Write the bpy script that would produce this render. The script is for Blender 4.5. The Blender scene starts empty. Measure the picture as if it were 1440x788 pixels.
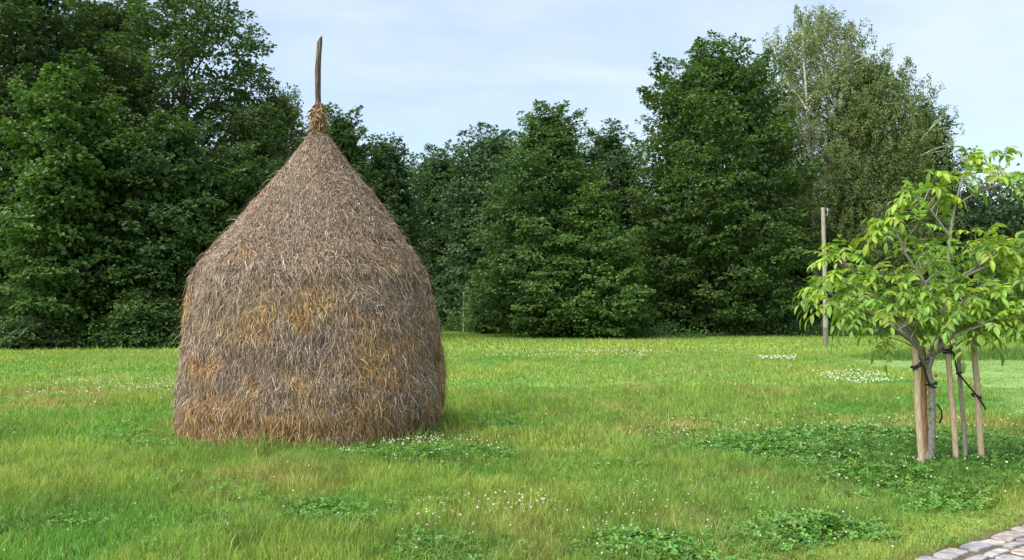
import bpy, math, random
import numpy as np
from mathutils import Vector

SC = bpy.context.scene
COL = SC.collection
R_ = math.radians

# ------------------------------------------------------------------ camera, sky, sun, exposure
cam = bpy.data.cameras.new('camera'); cam.sensor_width = 36.0; cam.lens = 31.2
cam.clip_start = 0.05; cam.clip_end = 3000
camo = bpy.data.objects.new('camera', cam); COL.objects.link(camo)
camo.location = (0, 0, 1.6); camo.rotation_euler = (R_(90 + 2.113), 0, 0)
SC.camera = camo

SUN_EL, SUN_AZ = 52.0, 232.0          # azimuth from north (+Y) clockwise: behind the camera, to the left
w = bpy.data.worlds.new('World'); SC.world = w; w.use_nodes = True
nt = w.node_tree; nt.nodes.clear()
def N(t, kind, **kw):
    n = t.nodes.new(kind)
    for k, v in kw.items(): setattr(n, k, v)
    return n
out = N(nt, 'ShaderNodeOutputWorld'); bg = N(nt, 'ShaderNodeBackground')
bg.inputs['Strength'].default_value = 0.1
sky = N(nt, 'ShaderNodeTexSky', sky_type='NISHITA')
sky.sun_disc = False; sky.sun_elevation = R_(SUN_EL); sky.sun_rotation = R_(SUN_AZ)
sky.air_density = 1.0; sky.dust_density = 0.6; sky.ozone_density = 1.5
tc = N(nt, 'ShaderNodeTexCoord'); mp = N(nt, 'ShaderNodeMapping')
mp.inputs['Scale'].default_value = (1.0, 1.0, 4.5); mp.inputs['Location'].default_value = (0.3, 0.15, 0.1)
nz = N(nt, 'ShaderNodeTexNoise'); nz.inputs['Scale'].default_value = 2.6; nz.inputs['Detail'].default_value = 7
nz.inputs['Roughness'].default_value = 0.55; nz.inputs['Distortion'].default_value = 0.35
rp = N(nt, 'ShaderNodeMapRange'); rp.inputs['From Min'].default_value = 0.36; rp.inputs['From Max'].default_value = 0.66
rp.inputs['To Min'].default_value = 0.42; rp.inputs['To Max'].default_value = 0.86
mx = N(nt, 'ShaderNodeMix', data_type='RGBA'); mx.inputs['B'].default_value = (4.0, 4.6, 5.2, 1)
L = nt.links.new
L(tc.outputs['Generated'], mp.inputs['Vector']); L(mp.outputs['Vector'], nz.inputs['Vector'])
L(nz.outputs['Fac'], rp.inputs['Value']); L(rp.outputs['Result'], mx.inputs['Factor'])
L(sky.outputs['Color'], mx.inputs['A']); L(mx.outputs['Result'], bg.inputs['Color']); L(bg.outputs[0], out.inputs['Surface'])

sd = bpy.data.lights.new('sun', 'SUN'); sd.energy = 3.5; sd.angle = R_(65); sd.color = (1.0, 0.95, 0.86)
so = bpy.data.objects.new('sun', sd); COL.objects.link(so)
az, el = R_(SUN_AZ), R_(SUN_EL)
so.rotation_euler = Vector((math.sin(az) * math.cos(el), math.cos(az) * math.cos(el), math.sin(el))).to_track_quat('Z', 'Y').to_euler()

vs = SC.view_settings; vs.view_transform = 'Standard'; vs.look = 'None'; vs.gamma = 1.0; vs.use_curve_mapping = False
vs.exposure = 1.12

# ------------------------------------------------------------------ helpers
def tag(o, label=None, cat=None, group=None, kind=None):
    if label: o['label'] = label
    if cat: o['category'] = cat
    if group: o['group'] = group
    if kind: o['kind'] = kind
    return o
def empty(name, loc, label, cat, group=None):
    o = bpy.data.objects.new(name, None); COL.objects.link(o); o.location = loc; o.empty_display_size = 0.3
    return tag(o, label, cat, group)

class MB:
    """collects vertices, quads, triangles, a material slot per face and one colour per vertex"""
    def __init__(s): s.v = []; s.q = []; s.t = []; s.qm = []; s.tm = []; s.c = []; s.n = 0
    def add(s, v, q=None, t=None, mat=0, col=None):
        v = np.asarray(v, float).reshape(-1, 3); k = len(v)
        s.v.append(v)
        if col is None: col = (0.5, 0.5, 0.5)
        c = np.ones((k, 4)); c[:, :3] = np.asarray(col, float)
        s.c.append(c)
        if q is not None and len(q): q = np.asarray(q, int).reshape(-1, 4); s.q.append(q + s.n); s.qm.append(np.full(len(q), mat))
        if t is not None and len(t): t = np.asarray(t, int).reshape(-1, 3); s.t.append(t + s.n); s.tm.append(np.full(len(t), mat))
        s.n += k
    def tube(s, pts, rad, sides=7, mat=0, col=None, cap=False):
        pts = np.asarray(pts, float); k = len(pts)
        rad = np.broadcast_to(np.asarray(rad, float), (k,))
        tg = np.gradient(pts, axis=0); tg /= np.linalg.norm(tg, axis=1, keepdims=True) + 1e-9
        ref = np.array([0.31, 0.93, 0.17]) if abs(tg[:, 2]).mean() > 0.5 else np.array([0.1, 0.2, 0.97])
        a = np.cross(tg, ref); a /= np.linalg.norm(a, axis=1, keepdims=True) + 1e-9
        b = np.cross(tg, a)
        th = np.linspace(0, 2 * np.pi, sides, endpoint=False)
        v = pts[:, None] + rad[:, None, None] * (np.cos(th)[None, :, None] * a[:, None] + np.sin(th)[None, :, None] * b[:, None])
        i = np.arange(k - 1)[:, None] * sides; j = np.arange(sides)[None]; j2 = (j + 1) % sides
        q = np.stack([i + j, i + j2, i + sides + j2, i + sides + j], -1).reshape(-1, 4)
        v = v.reshape(-1, 3); t = None
        if cap:
            v = np.vstack([v, pts[0], pts[-1]]); m = k * sides; jj = np.arange(sides); j3 = (jj + 1) % sides
            t = np.vstack([np.stack([j3, jj, np.full(sides, m)], -1), np.stack([(k - 1) * sides + jj, (k - 1) * sides + j3, np.full(sides, m + 1)], -1)])
        s.add(v, q, t, mat, col)
    def build(s, name, mats, parent=None, smooth=False):
        v = np.vstack(s.v); c = np.vstack(s.c)
        q = np.vstack(s.q) if s.q else np.zeros((0, 4), int); t = np.vstack(s.t) if s.t else np.zeros((0, 3), int)
        qm = np.concatenate(s.qm) if s.qm else np.zeros(0, int); tm = np.concatenate(s.tm) if s.tm else np.zeros(0, int)
        me = bpy.data.meshes.new(name)
        me.vertices.add(len(v)); me.vertices.foreach_set('co', v.astype(np.float32).ravel())
        lp = np.concatenate([q.ravel(), t.ravel()]).astype(np.int32)
        me.loops.add(len(lp)); me.loops.foreach_set('vertex_index', lp)
        me.polygons.add(len(q) + len(t))
        st = np.concatenate([np.arange(len(q)) * 4, len(q) * 4 + np.arange(len(t)) * 3]).astype(np.int32)
        me.polygons.foreach_set('loop_start', st)
        me.polygons.foreach_set('material_index', np.concatenate([qm, tm]).astype(np.int32))
        me.polygons.foreach_set('use_smooth', np.full(len(q) + len(t), smooth))
        at = me.attributes.new('col', 'FLOAT_COLOR', 'POINT'); at.data.foreach_set('color', c.astype(np.float32).ravel())
        for m in (mats if isinstance(mats, (list, tuple)) else [mats]): me.materials.append(m)
        me.update(calc_edges=True)
        o = bpy.data.objects.new(name, me); COL.objects.link(o)
        if parent: o.parent = parent
        return o

def unit(a): return a / (np.linalg.norm(a, axis=-1, keepdims=True) + 1e-9)

def vnoise(x, y, seed=0.0):
    xi = np.floor(x); yi = np.floor(y); fx = x - xi; fy = y - yi
    fx = fx * fx * (3 - 2 * fx); fy = fy * fy * (3 - 2 * fy)
    def h(a, b):
        s = np.sin(a * 127.1 + b * 311.7 + seed * 74.7) * 43758.5453
        return s - np.floor(s)
    return (h(xi, yi) * (1 - fx) + h(xi + 1, yi) * fx) * (1 - fy) + (h(xi, yi + 1) * (1 - fx) + h(xi + 1, yi + 1) * fx) * fy
def fbm(x, y, seed=0.0, o=4):
    s = 0; a = 0.5; t = 0
    for i in range(o):
        s = s + a * vnoise(x * 2 ** i + 17.3 * i, y * 2 ** i - 9.1 * i, seed + i); t += a; a *= 0.5
    return s / t
def sstep(a, b, x):
    t = np.clip((x - a) / (b - a), 0, 1); return t * t * (3 - 2 * t)
def poly_sd(x, y, P):
    """signed distance to a polygon, positive inside"""
    P = np.asarray(P, float); d = np.full(np.shape(x), 1e9); ins = np.zeros(np.shape(x), bool)
    for i in range(len(P)):
        ax, ay = P[i]; bx, by = P[(i + 1) % len(P)]
        ex, ey = bx - ax, by - ay; wx, wy = x - ax, y - ay
        t = np.clip((wx * ex + wy * ey) / (ex * ex + ey * ey), 0, 1)
        d = np.minimum(d, np.hypot(wx - t * ex, wy - t * ey))
        c = ((ay > y) != (by > y)) & (x < (bx - ax) * (y - ay) / (by - ay + 1e-12) + ax)
        ins ^= c
    return np.where(ins, d, -d)

# ------------------------------------------------------------------ materials
def mat_base(name):
    m = bpy.data.materials.new(name); m.use_nodes = True; t = m.node_tree; t.nodes.clear()
    return m, t, N(t, 'ShaderNodeOutputMaterial')
def leafy(name, trans=0.35, rough=0.5, spec=0.35, tcol=(1.25, 1.35, 0.6)):
    m, t, o = mat_base(name)
    a = N(t, 'ShaderNodeAttribute', attribute_name='col')
    p = N(t, 'ShaderNodeBsdfPrincipled'); p.inputs['Roughness'].default_value = rough; p.inputs['Specular IOR Level'].default_value = spec
    tr = N(t, 'ShaderNodeBsdfTranslucent'); mu = N(t, 'ShaderNodeMix', data_type='RGBA', blend_type='MULTIPLY')
    mu.inputs['Factor'].default_value = 1.0; mu.inputs['B'].default_value = (*tcol, 1)
    ms = N(t, 'ShaderNodeMixShader'); ms.inputs['Fac'].default_value = trans
    k = t.links.new
    k(a.outputs['Color'], p.inputs['Base Color']); k(a.outputs['Color'], mu.inputs['A']); k(mu.outputs['Result'], tr.inputs['Color'])
    k(p.outputs[0], ms.inputs[1]); k(tr.outputs[0], ms.inputs[2]); k(ms.outputs[0], o.inputs['Surface'])
    return m
def bumpy(name, c1, c2, scale=(8, 8, 2), rough=0.9, bump=0.4, dist=0.02, nscale=3.0, spec=0.2, lo=0.35, hi=0.65, third=None):
    m, t, o = mat_base(name); k = t.links.new
    g = N(t, 'ShaderNodeTexCoord'); mp = N(t, 'ShaderNodeMapping'); mp.inputs['Scale'].default_value = scale
    n = N(t, 'ShaderNodeTexNoise'); n.inputs['Scale'].default_value = nscale; n.inputs['Detail'].default_value = 6; n.inputs['Roughness'].default_value = 0.65
    r = N(t, 'ShaderNodeValToRGB'); e = r.color_ramp.elements; e[0].position = lo; e[0].color = (*c1, 1); e[1].position = hi; e[1].color = (*c2, 1)
    if third: x = e.new((lo + hi) / 2); x.color = (*third, 1)
    b = N(t, 'ShaderNodeBump'); b.inputs['Strength'].default_value = bump; b.inputs['Distance'].default_value = dist
    p = N(t, 'ShaderNodeBsdfPrincipled'); p.inputs['Roughness'].default_value = rough; p.inputs['Specular IOR Level'].default_value = spec
    k(g.outputs['Object'], mp.inputs['Vector']); k(mp.outputs['Vector'], n.inputs['Vector']); k(n.outputs['Fac'], r.inputs['Fac'])
    k(n.outputs['Fac'], b.inputs['Height']); k(b.outputs['Normal'], p.inputs['Normal']); k(r.outputs['Color'], p.inputs['Base Color'])
    k(p.outputs[0], o.inputs['Surface'])
    return m
def attr_mat(name, rough=0.9, spec=0.15, noise=0.0, nscale=30.0, bump=0.0):
    m, t, o = mat_base(name); k = t.links.new
    a = N(t, 'ShaderNodeAttribute', attribute_name='col')
    p = N(t, 'ShaderNodeBsdfPrincipled'); p.inputs['Roughness'].default_value = rough; p.inputs['Specular IOR Level'].default_value = spec
    if noise:
        g = N(t, 'ShaderNodeTexCoord'); n = N(t, 'ShaderNodeTexNoise'); n.inputs['Scale'].default_value = nscale; n.inputs['Detail'].default_value = 5
        r = N(t, 'ShaderNodeMapRange'); r.inputs['To Min'].default_value = 1 - noise; r.inputs['To Max'].default_value = 1 + noise
        r.inputs['From Min'].default_value = 0.25; r.inputs['From Max'].default_value = 0.75
        mu = N(t, 'ShaderNodeVectorMath', operation='SCALE')
        k(g.outputs['Object'], n.inputs['Vector']); k(n.outputs['Fac'], r.inputs['Value']); k(a.outputs['Color'], mu.inputs[0]); k(r.outputs['Result'], mu.inputs['Scale'])
        k(mu.outputs[0], p.inputs['Base Color'])
        if bump:
            b = N(t, 'ShaderNodeBump'); b.inputs['Strength'].default_value = bump; b.inputs['Distance'].default_value = 0.03
            k(n.outputs['Fac'], b.inputs['Height']); k(b.outputs['Normal'], p.inputs['Normal'])
    else: k(a.outputs['Color'], p.inputs['Base Color'])
    k(p.outputs[0], o.inputs['Surface'])
    return m
M_LEAF = leafy('tree_leaves', 0.3)
M_WALNUT = leafy('walnut_leaves', 0.42, 0.42, 0.45, (1.3, 1.35, 0.5))
M_GRASS = leafy('grass_blades', 0.45, 0.55, 0.25, (1.1, 1.25, 0.75))
M_CLOVER = leafy('clover_leaves', 0.25, 0.5, 0.35)
M_GROUND = attr_mat('meadow_soil', 0.95, 0.05, 0.35, 25.0, 0.5)
M_FLOWER = attr_mat('flower_heads', 0.7, 0.2)
M_STRAW = attr_mat('straw', 0.7, 0.25)
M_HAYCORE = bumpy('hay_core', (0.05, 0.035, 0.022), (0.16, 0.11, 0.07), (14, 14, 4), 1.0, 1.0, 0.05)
M_BARK = bumpy('tree_bark', (0.04, 0.032, 0.024), (0.13, 0.11, 0.085), (3, 3, 0.8), 0.95, 0.8, 0.05)
M_BIRCH = bumpy('birch_bark', (0.08, 0.07, 0.06), (0.72, 0.70, 0.66), (1.2, 1.2, 3.5), 0.7, 0.3, 0.02, lo=0.34, hi=0.46)
M_WALBARK = bumpy('walnut_bark', (0.13, 0.11, 0.095), (0.36, 0.33, 0.29), (25, 25, 9), 0.85, 0.5, 0.006)
M_STAKE = bumpy('stake_wood', (0.30, 0.22, 0.14), (0.56, 0.44, 0.31), (30, 30, 3), 0.85, 0.5, 0.004)
M_STAKE_R = bumpy('stake_wood_reddish', (0.18, 0.09, 0.045), (0.40, 0.23, 0.11), (30, 30, 3), 0.85, 0.5, 0.004)
M_STAKE_G = bumpy('stake_wood_grey', (0.17, 0.16, 0.13), (0.38, 0.35, 0.29), (30, 30, 3), 0.85, 0.5, 0.004)
M_POLE = bumpy('weathered_pole', (0.025, 0.018, 0.014), (0.26, 0.20, 0.15), (26, 26, 1.6), 0.9, 0.9, 0.012, third=(0.09, 0.065, 0.048))
M_MAST = bumpy('mast_concrete', (0.20, 0.19, 0.165), (0.36, 0.34, 0.30), (5, 5, 1.5), 0.9, 0.3, 0.01)
M_MASTWOOD = bumpy('mast_wood', (0.22, 0.20, 0.17), (0.40, 0.37, 0.31), (12, 12, 1), 0.9, 0.3, 0.01)
M_RUBBER = bumpy('tie_strap', (0.012, 0.012, 0.013), (0.05, 0.042, 0.038), (20, 20, 20), 0.7, 0.2, 0.003)
M_METAL = bumpy('galvanised_iron', (0.22, 0.22, 0.22), (0.4, 0.4, 0.4), (9, 9, 9), 0.55, 0.1, 0.003)
M_STONE = attr_mat('path_stone', 0.85, 0.2, 0.5, 14.0, 0.8)
M_JOINT = bumpy('path_joint', (0.05, 0.05, 0.025), (0.16, 0.13, 0.085), (9, 9, 9), 1.0, 0.6, 0.02)

# ------------------------------------------------------------------ the meadow
POLY = dict(
 clover=[
  [(1.73, 10.36), (2.52, 11.28), (4.22, 12.32), (5.43, 11.95), (6.4, 11.16), (7.9, 10.57), (7.0, 9.0), (5.5, 8.0), (4.57, 7.99), (3.77, 7.4), (3.36, 7.83), (3.09, 8.45), (3.05, 9.57), (2.2, 9.85)],
  [(1.79, 6.83), (2.19, 7.07), (2.63, 6.9), (2.71, 6.5), (2.33, 6.11), (1.8, 5.97), (1.65, 6.3)],
  [(0.5, 6.34), (0.94, 6.61), (1.41, 6.34), (1.33, 5.5), (0.49, 5.5)],
  [(-0.8, 6.26), (-0.62, 6.55), (-0.31, 6.55), (-0.18, 5.5), (-0.69, 5.5)],
  [(-1.79, 7.14), (-1.6, 7.46), (-1.25, 7.46), (-0.99, 6.72), (-1.56, 6.57)],
  [(-2.07, 9.8), (-1.36, 10.5), (-0.17, 10.69), (0.4, 10.05), (-0.58, 9.06), (-1.62, 9.22)],
  [(-4.09, 7.14), (-3.88, 7.4), (-3.31, 6.83), (-3.78, 6.61)],
  [(-6.94, 12.09), (-6.62, 11.95), (-6.32, 11.41), (-6.55, 11.41)]],
 dry=[
  [(-10.67, 18.56), (-9.61, 19.09), (-7.15, 17.9), (-7.12, 14.86), (-8.23, 14.33)],
  [(1.06, 12.09), (2.98, 13.2), (3.6, 12.6), (2.5, 11.2), (1.3, 10.86)],
  [(2.16, 9.66), (2.9, 9.35), (3.01, 8.05), (2.56, 7.32), (1.97, 7.74)],
  [(-2.95, 8.82), (-2.23, 9.35), (-1.86, 8.05), (-2.48, 7.6)],
  [(4.91, 13.38), (6.4, 13.84), (8.3, 12.7), (6.7, 11.67), (4.63, 12.09)],
  [(0.1, 6.9), (0.5, 6.6), (0.4, 5.5), (-0.1, 5.5)], [(1.4, 6.9), (1.65, 6.6), (1.5, 5.5), (1.35, 5.5)]],
 lawn=[[(10.99, 29.88), (13.86, 29.88), (18.37, 29.44), (26.0, 29.0), (26.0, 12.0), (9.81, 12.55), (7.58, 13.2), (8.06, 14.86), (10.14, 19.09), (11.3, 23.56), (10.74, 26.35)]],
 tall=[[(12.27, 32.28), (20.22, 35.11), (30.72, 35.11), (28.72, 29.44), (16.95, 29.9), (12.24, 29.9)]],
)
PA, PD = np.array([2.62, 5.80]), np.array([0.79, 0.613])      # path edge: a point on it and its direction
PN = np.array([PD[1], -PD[0]])                                # towards the path's middle
def path_dist(x, y):
    s = (x - PA[0]) * PD[0] + (y - PA[1]) * PD[1]
    return (x - PA[0]) * PN[0] + (y - PA[1]) * PN[1] + 0.05 * (fbm(s * 2.2, s * 0 + 3.3, 91) - 0.5)
def masks(x, y):
    jx = 0.55 * (fbm(x * 1.6, y * 1.6, 5) - 0.5); jy = 0.9 * (fbm(x * 1.6, y * 1.6, 8) - 0.5)
    m = {}
    for k, w_ in (('clover', 0.75), ('dry', 0.8), ('lawn', 0.5), ('tall', 0.4)):
        d = np.full(np.shape(x), -9.0)
        for P in POLY[k]: d = np.maximum(d, poly_sd(x + jx, y + jy, P))
        m[k] = sstep(-w_, w_, d)
    return m
C_LUSH = np.array([0.108, 0.245, 0.040]); C_MID = np.array([0.165, 0.290, 0.054]); C_YEL = np.array([0.245, 0.320, 0.062])
C_DRY = np.array([0.350, 0.300, 0.110]); C_CLO = np.array([0.080, 0.200, 0.034]); C_LAWN = np.array([0.190, 0.310, 0.090])
def field(x, y):
    m = masks(x, y); n1 = fbm(x * 0.32, y * 0.20, 1); n2 = fbm(x * 1.1, y * 0.8, 2); n3 = fbm(x * 0.5, y * 0.28, 3)
    n4 = fbm(x * 2.6, y * 2.2, 12)
    a = sstep(0.36, 0.60, 0.6 * n1 + 0.4 * n2)[..., None]
    c = C_LUSH * (1 - a) + C_YEL * a
    b = sstep(0.35, 0.6, n3)[..., None] * 0.6
    c = c * (1 - b) + C_MID * b
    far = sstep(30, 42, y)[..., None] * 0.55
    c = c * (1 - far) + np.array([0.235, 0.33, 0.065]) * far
    d = np.clip(sstep(0.60, 0.74, n3 * 0.5 + n4 * 0.5) * 0.45 + m['dry'] * (0.15 + 0.65 * sstep(0.4, 0.62, n4)), 0, 0.85) * (1 - m['lawn'])
    dry = d[..., None]
    c = c * (1 - dry) + C_DRY * dry
    k = m['lawn'][..., None] * 0.85; c = c * (1 - k) + C_LAWN * k
    k = m['tall'][..., None] * 0.8; c = c * (1 - k) + np.array([0.07, 0.17, 0.03]) * k
    k = m['clover'][..., None] * 0.9; c = c * (1 - k) + C_CLO * k
    pd = path_dist(x, y)
    k = (sstep(-0.85, -0.35, pd) * 0.6)[..., None]; c = c * (1 - k) + np.array([0.23, 0.28, 0.06]) * k
    n5 = fbm(x * 4.5, y * 3.5, 14); n6 = fbm(x * 11, y * 9, 15)
    c = c * (0.76 + 0.48 * sstep(0.3, 0.7, 0.55 * n5 + 0.45 * n6))[..., None]
    h = 0.026 + 0.038 * sstep(0.35, 0.65, n5) + 0.042 * sstep(0.3, 0.7, n2) * (1 - 0.5 * dry[..., 0]) + 0.03 * a[..., 0]
    h = h * (1 - 0.72 * m['lawn']) * (1 + 2.2 * m['tall']) * (1 - 0.55 * sstep(-0.85, -0.4, pd))
    return c, h, m, pd

xs = np.concatenate([[-700, -300, -120], np.linspace(-60, 60, 420), [120, 300, 700]])
ys = np.concatenate([[-200, -40, 0, 2], np.geomspace(3, 110, 340), [150, 300, 800]])
gx, gy = np.meshgrid(xs, ys); c, h, m_, pd_ = field(gx, gy)
gz = np.zeros_like(gx)
k = sstep(-0.16, -0.02, pd_)[..., None]; k = k * (1 - sstep(2.0, 2.2, pd_)[..., None])
gc = c * np.array([1.0, 0.95, 1.1]) * (1 - k) + np.array([0.13, 0.085, 0.05]) * k
i = np.arange(len(ys) - 1)[:, None] * len(xs); j = np.arange(len(xs) - 1)[None]
mb = MB(); mb.add(np.stack([gx, gy, gz], -1), np.stack([i + j, i + j + 1, i + len(xs) + j + 1, i + len(xs) + j], -1).reshape(-1, 4), col=gc.reshape(-1, 3))
tag(mb.build('meadow_ground', M_GROUND), kind='structure')

ST = np.array([-2.73, 12.15])             # haystack axis
def sample(rng, n, y0, y1, half=0.66, extra=2.0):
    y = np.sqrt(rng.uniform(y0 * y0, y1 * y1, int(n))); x = rng.uniform(-1, 1, len(y)) * (half * y + extra)
    return x, y
def keep_off(x, y):
    k = np.hypot(x - ST[0], y - ST[1]) > 1.66
    return k & ((path_dist(x, y) < 0.05) | (path_dist(x, y) > 2.1))
def blades(mb, rng, x, y, hs, wid, lean, two=True, hmin=0.0):
    ok = keep_off(x, y); x, y = x[ok], y[ok]
    c, h, m, pd = field(x, y); n = len(x)
    h = np.maximum(h, hmin) * rng.uniform(0.55, 1.35, n) * hs
    tallones = rng.random(n) < 0.03; h = np.where(tallones & (m['lawn'] < 0.3), h * 1.6, h)
    near_st = np.exp(-((np.hypot(x - ST[0], y - ST[1]) - 1.8) / 0.25) ** 2); h = h * (1 + 0.9 * near_st)
    a = rng.uniform(0, 2 * np.pi, n); d = np.stack([np.cos(a), np.sin(a), 0 * a], -1)
    b = rng.uniform(0, 2 * np.pi, n); s = np.stack([np.cos(b), np.sin(b), 0 * b], -1)
    L_ = (rng.uniform(0.15, 1.0, n) * lean * h)[:, None]; wv = (wid * rng.uniform(0.6, 1.3, n))[:, None]
    p = np.stack([x, y, 0 * x], -1); up = np.array([0, 0, 1.0])
    f = rng.uniform(0.55, 1.5, n)[:, None]; g = rng.normal(0, 0.10, (n, 1))
    cc = np.array([1.06, 1.0, 1.15]) * c * f * np.concatenate([1 + g, 1 + 0 * g, 1 + 0 * g], 1)
    dead = rng.random(n) < 0.03 + 0.0 * f[:, 0]; cc[dead] = np.array([0.36, 0.29, 0.13]) * f[dead]
    if two:
        mid = p + d * L_ * 0.3 + up * (h * 0.6)[:, None]; tip = p + d * L_ + up * h[:, None]
        v = np.stack([p - s * wv, p + s * wv, mid + s * wv * 0.8, mid - s * wv * 0.8, tip], 1)
        i = np.arange(n)[:, None] * 5
        mb.add(v.reshape(-1, 3), i + np.array([[0, 1, 2, 3]]), i + np.array([[3, 2, 4]]), col=np.repeat(cc, 5, 0))
    else:
        tip = p + d * L_ + up * h[:, None]
        v = np.stack([p - s * wv, p + s * wv, tip], 1)
        mb.add(v.reshape(-1, 3), None, np.arange(n)[:, None] * 3 + np.array([[0, 1, 2]]), col=np.repeat(cc, 3, 0))
rng = np.random.default_rng(11)
mb = MB()
x, y = sample(rng, 260000, 4.2, 10.0); blades(mb, rng, x, y, 1.0, 0.0030, 0.7)
x, y = sample(rng, 190000, 10.0, 19.0); blades(mb, rng, x, y, 1.0, 0.0055, 0.7)
x, y = sample(rng, 150000, 19.0, 36.0); blades(mb, rng, x, y, 1.0, 0.011, 0.7, False)
x, y = sample(rng, 120000, 36.0, 78.0, 0.62, 1.0); blades(mb, rng, x, y, 1.1, 0.025, 0.8, False, 0.10)
tag(mb.build('meadow_grass', M_GRASS), 'long uneven meadow grass, green with dry straw patches', 'grass', kind='stuff')

# clover: trefoil leaves on the dark patches
def clover(mb, rng, n, box, thr=0.35):
    x = rng.uniform(box[0], box[1], n); y = rng.uniform(box[2], box[3], n)
    m = masks(x, y)['clover']; ok = (m * (0.55 + 0.9 * fbm(x * 3.0, y * 2.4, 44)) > thr + 0.5 * rng.random(n)) & keep_off(x, y); x, y = x[ok], y[ok]; n = len(x)
    hh = (0.030 + 0.10 * fbm(x * 2.6, y * 2.6, 40) * sstep(0.3, 1.0, m[ok])) * rng.uniform(0.5, 1.3, n)
    c = np.stack([x, y, hh], -1); a0 = rng.uniform(0, 2 * np.pi, n)
    nrm = unit(np.stack([rng.normal(0, 0.45, n), rng.normal(0, 0.45, n), np.ones(n)], -1))
    f = rng.uniform(0.6, 1.6, n)[:, None]; base = np.array([0.078, 0.200, 0.030]) * f * np.concatenate([rng.uniform(.8, 1.5, (n, 1)), np.ones((n, 2))], 1)
    sz = rng.uniform(0.014, 0.026, n)[:, None]
    for q in range(3):
        a = a0 + q * 2.094; d = np.stack([np.cos(a), np.sin(a), 0 * a], -1)
        d = unit(d - nrm * (d * nrm).sum(-1, keepdims=True)); s = np.cross(nrm, d)
        v = np.stack([c, c + d * sz * 0.9 + s * sz * 0.62 + nrm * sz * .15, c + d * sz * 1.6, c + d * sz * 0.9 - s * sz * 0.62 + nrm * sz * .15], 1)
        mb.add(v.reshape(-1, 3), np.arange(n)[:, None] * 4 + np.array([[0, 1, 2, 3]]), col=np.repeat(base, 4, 0))
mb = MB()
for P in POLY['clover']:
    P = np.array(P); b = (P[:, 0].min() - .6, P[:, 0].max() + .6, P[:, 1].min() - .7, P[:, 1].max() + .7)
    b = (b[0] - .4, b[1] + .4, b[2] - .5, b[3] + .5)
    clover(mb, rng, int((b[1] - b[0]) * (b[3] - b[2]) * 1150), b)
def weedy(x, y): return sstep(0.52, 0.66, fbm(x * 1.7, y * 1.5, 71))
_masks = masks
def masks(x, y):
    m = dict(_masks(x, y)); m['clover'] = weedy(x, y) * 0.62; return m
clover(mb, rng, 60000, (-7, 8, 4.5, 14), 0.2)
masks = _masks
tag(mb.build('clover', M_CLOVER), 'dark green clover leaves in low patches in the meadow', 'clover', kind='stuff')

# flower heads
def heads(mb, rng, x, y, z, r, cols):
    n = len(x); th = np.linspace(0, 2 * np.pi, 6, endpoint=False)
    ring = [(0.75, -0.45), (1.0, 0.15), (0.6, 0.75)]
    loc = [(0, 0, -0.8)] + [(a * math.cos(t + 0.5 * i), a * math.sin(t + 0.5 * i), b) for i, (a, b) in enumerate(ring) for t in th] + [(0, 0, 1.0)]
    loc = np.array(loc)
    f = [(0, 1 + (j + 1) % 6, 1 + j) for j in range(6)]
    for i in range(2):
        for j in range(6):
            a, b = 1 + 6 * i + j, 1 + 6 * i + (j + 1) % 6
            f += [(a, b, b + 6), (a, b + 6, a + 6)]
    f += [(13 + j, 13 + (j + 1) % 6, 19) for j in range(6)]
    f = np.array(f)
    v = np.stack([x, y, z], -1)[:, None] + loc[None] * r[:, None, None] * rng.uniform(0.8, 1.2, (n, 20, 1))
    cc = np.repeat(cols, 20, 0)
    mb.add(v.reshape(-1, 3), None, (np.arange(n)[:, None, None] * 20 + f[None]).reshape(-1, 3), col=cc)
    st = 0.0016 + 0 * x
    v = np.stack([np.stack([x - st, y, 0 * x], -1), np.stack([x + st, y, 0 * x], -1), np.stack([x, y, z], -1)], 1)
    mb.add(v.reshape(-1, 3), None, np.arange(n)[:, None] * 3 + np.array([[0, 1, 2]]), col=(0.08, 0.17, 0.03))
def poly_pts(rng, P, n):
    P = np.array(P); x = rng.uniform(P[:, 0].min(), P[:, 0].max(), n * 3); y = rng.uniform(P[:, 1].min(), P[:, 1].max(), n * 3)
    ok = poly_sd(x, y, P) > -0.15; return x[ok][:n], y[ok][:n]
mb = MB()
def flowers(x, y, r, col, var, lift=0.02):
    ok = keep_off(x, y); x, y = x[ok], y[ok]
    if not len(x): return
    c, h, m, pd = field(x, y); n = len(x)
    z = h * rng.uniform(0.8, 1.3, n) + lift + m['clover'] * 0.05
    heads(mb, rng, x, y, z, r * rng.uniform(0.4, 1.0, n), np.array(col) * rng.uniform(var, 1.0, (n, 1)))
WHITE, PINKISH, YELLOW = (0.62, 0.64, 0.50), (0.45, 0.34, 0.28), (0.60, 0.54, 0.06)
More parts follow.
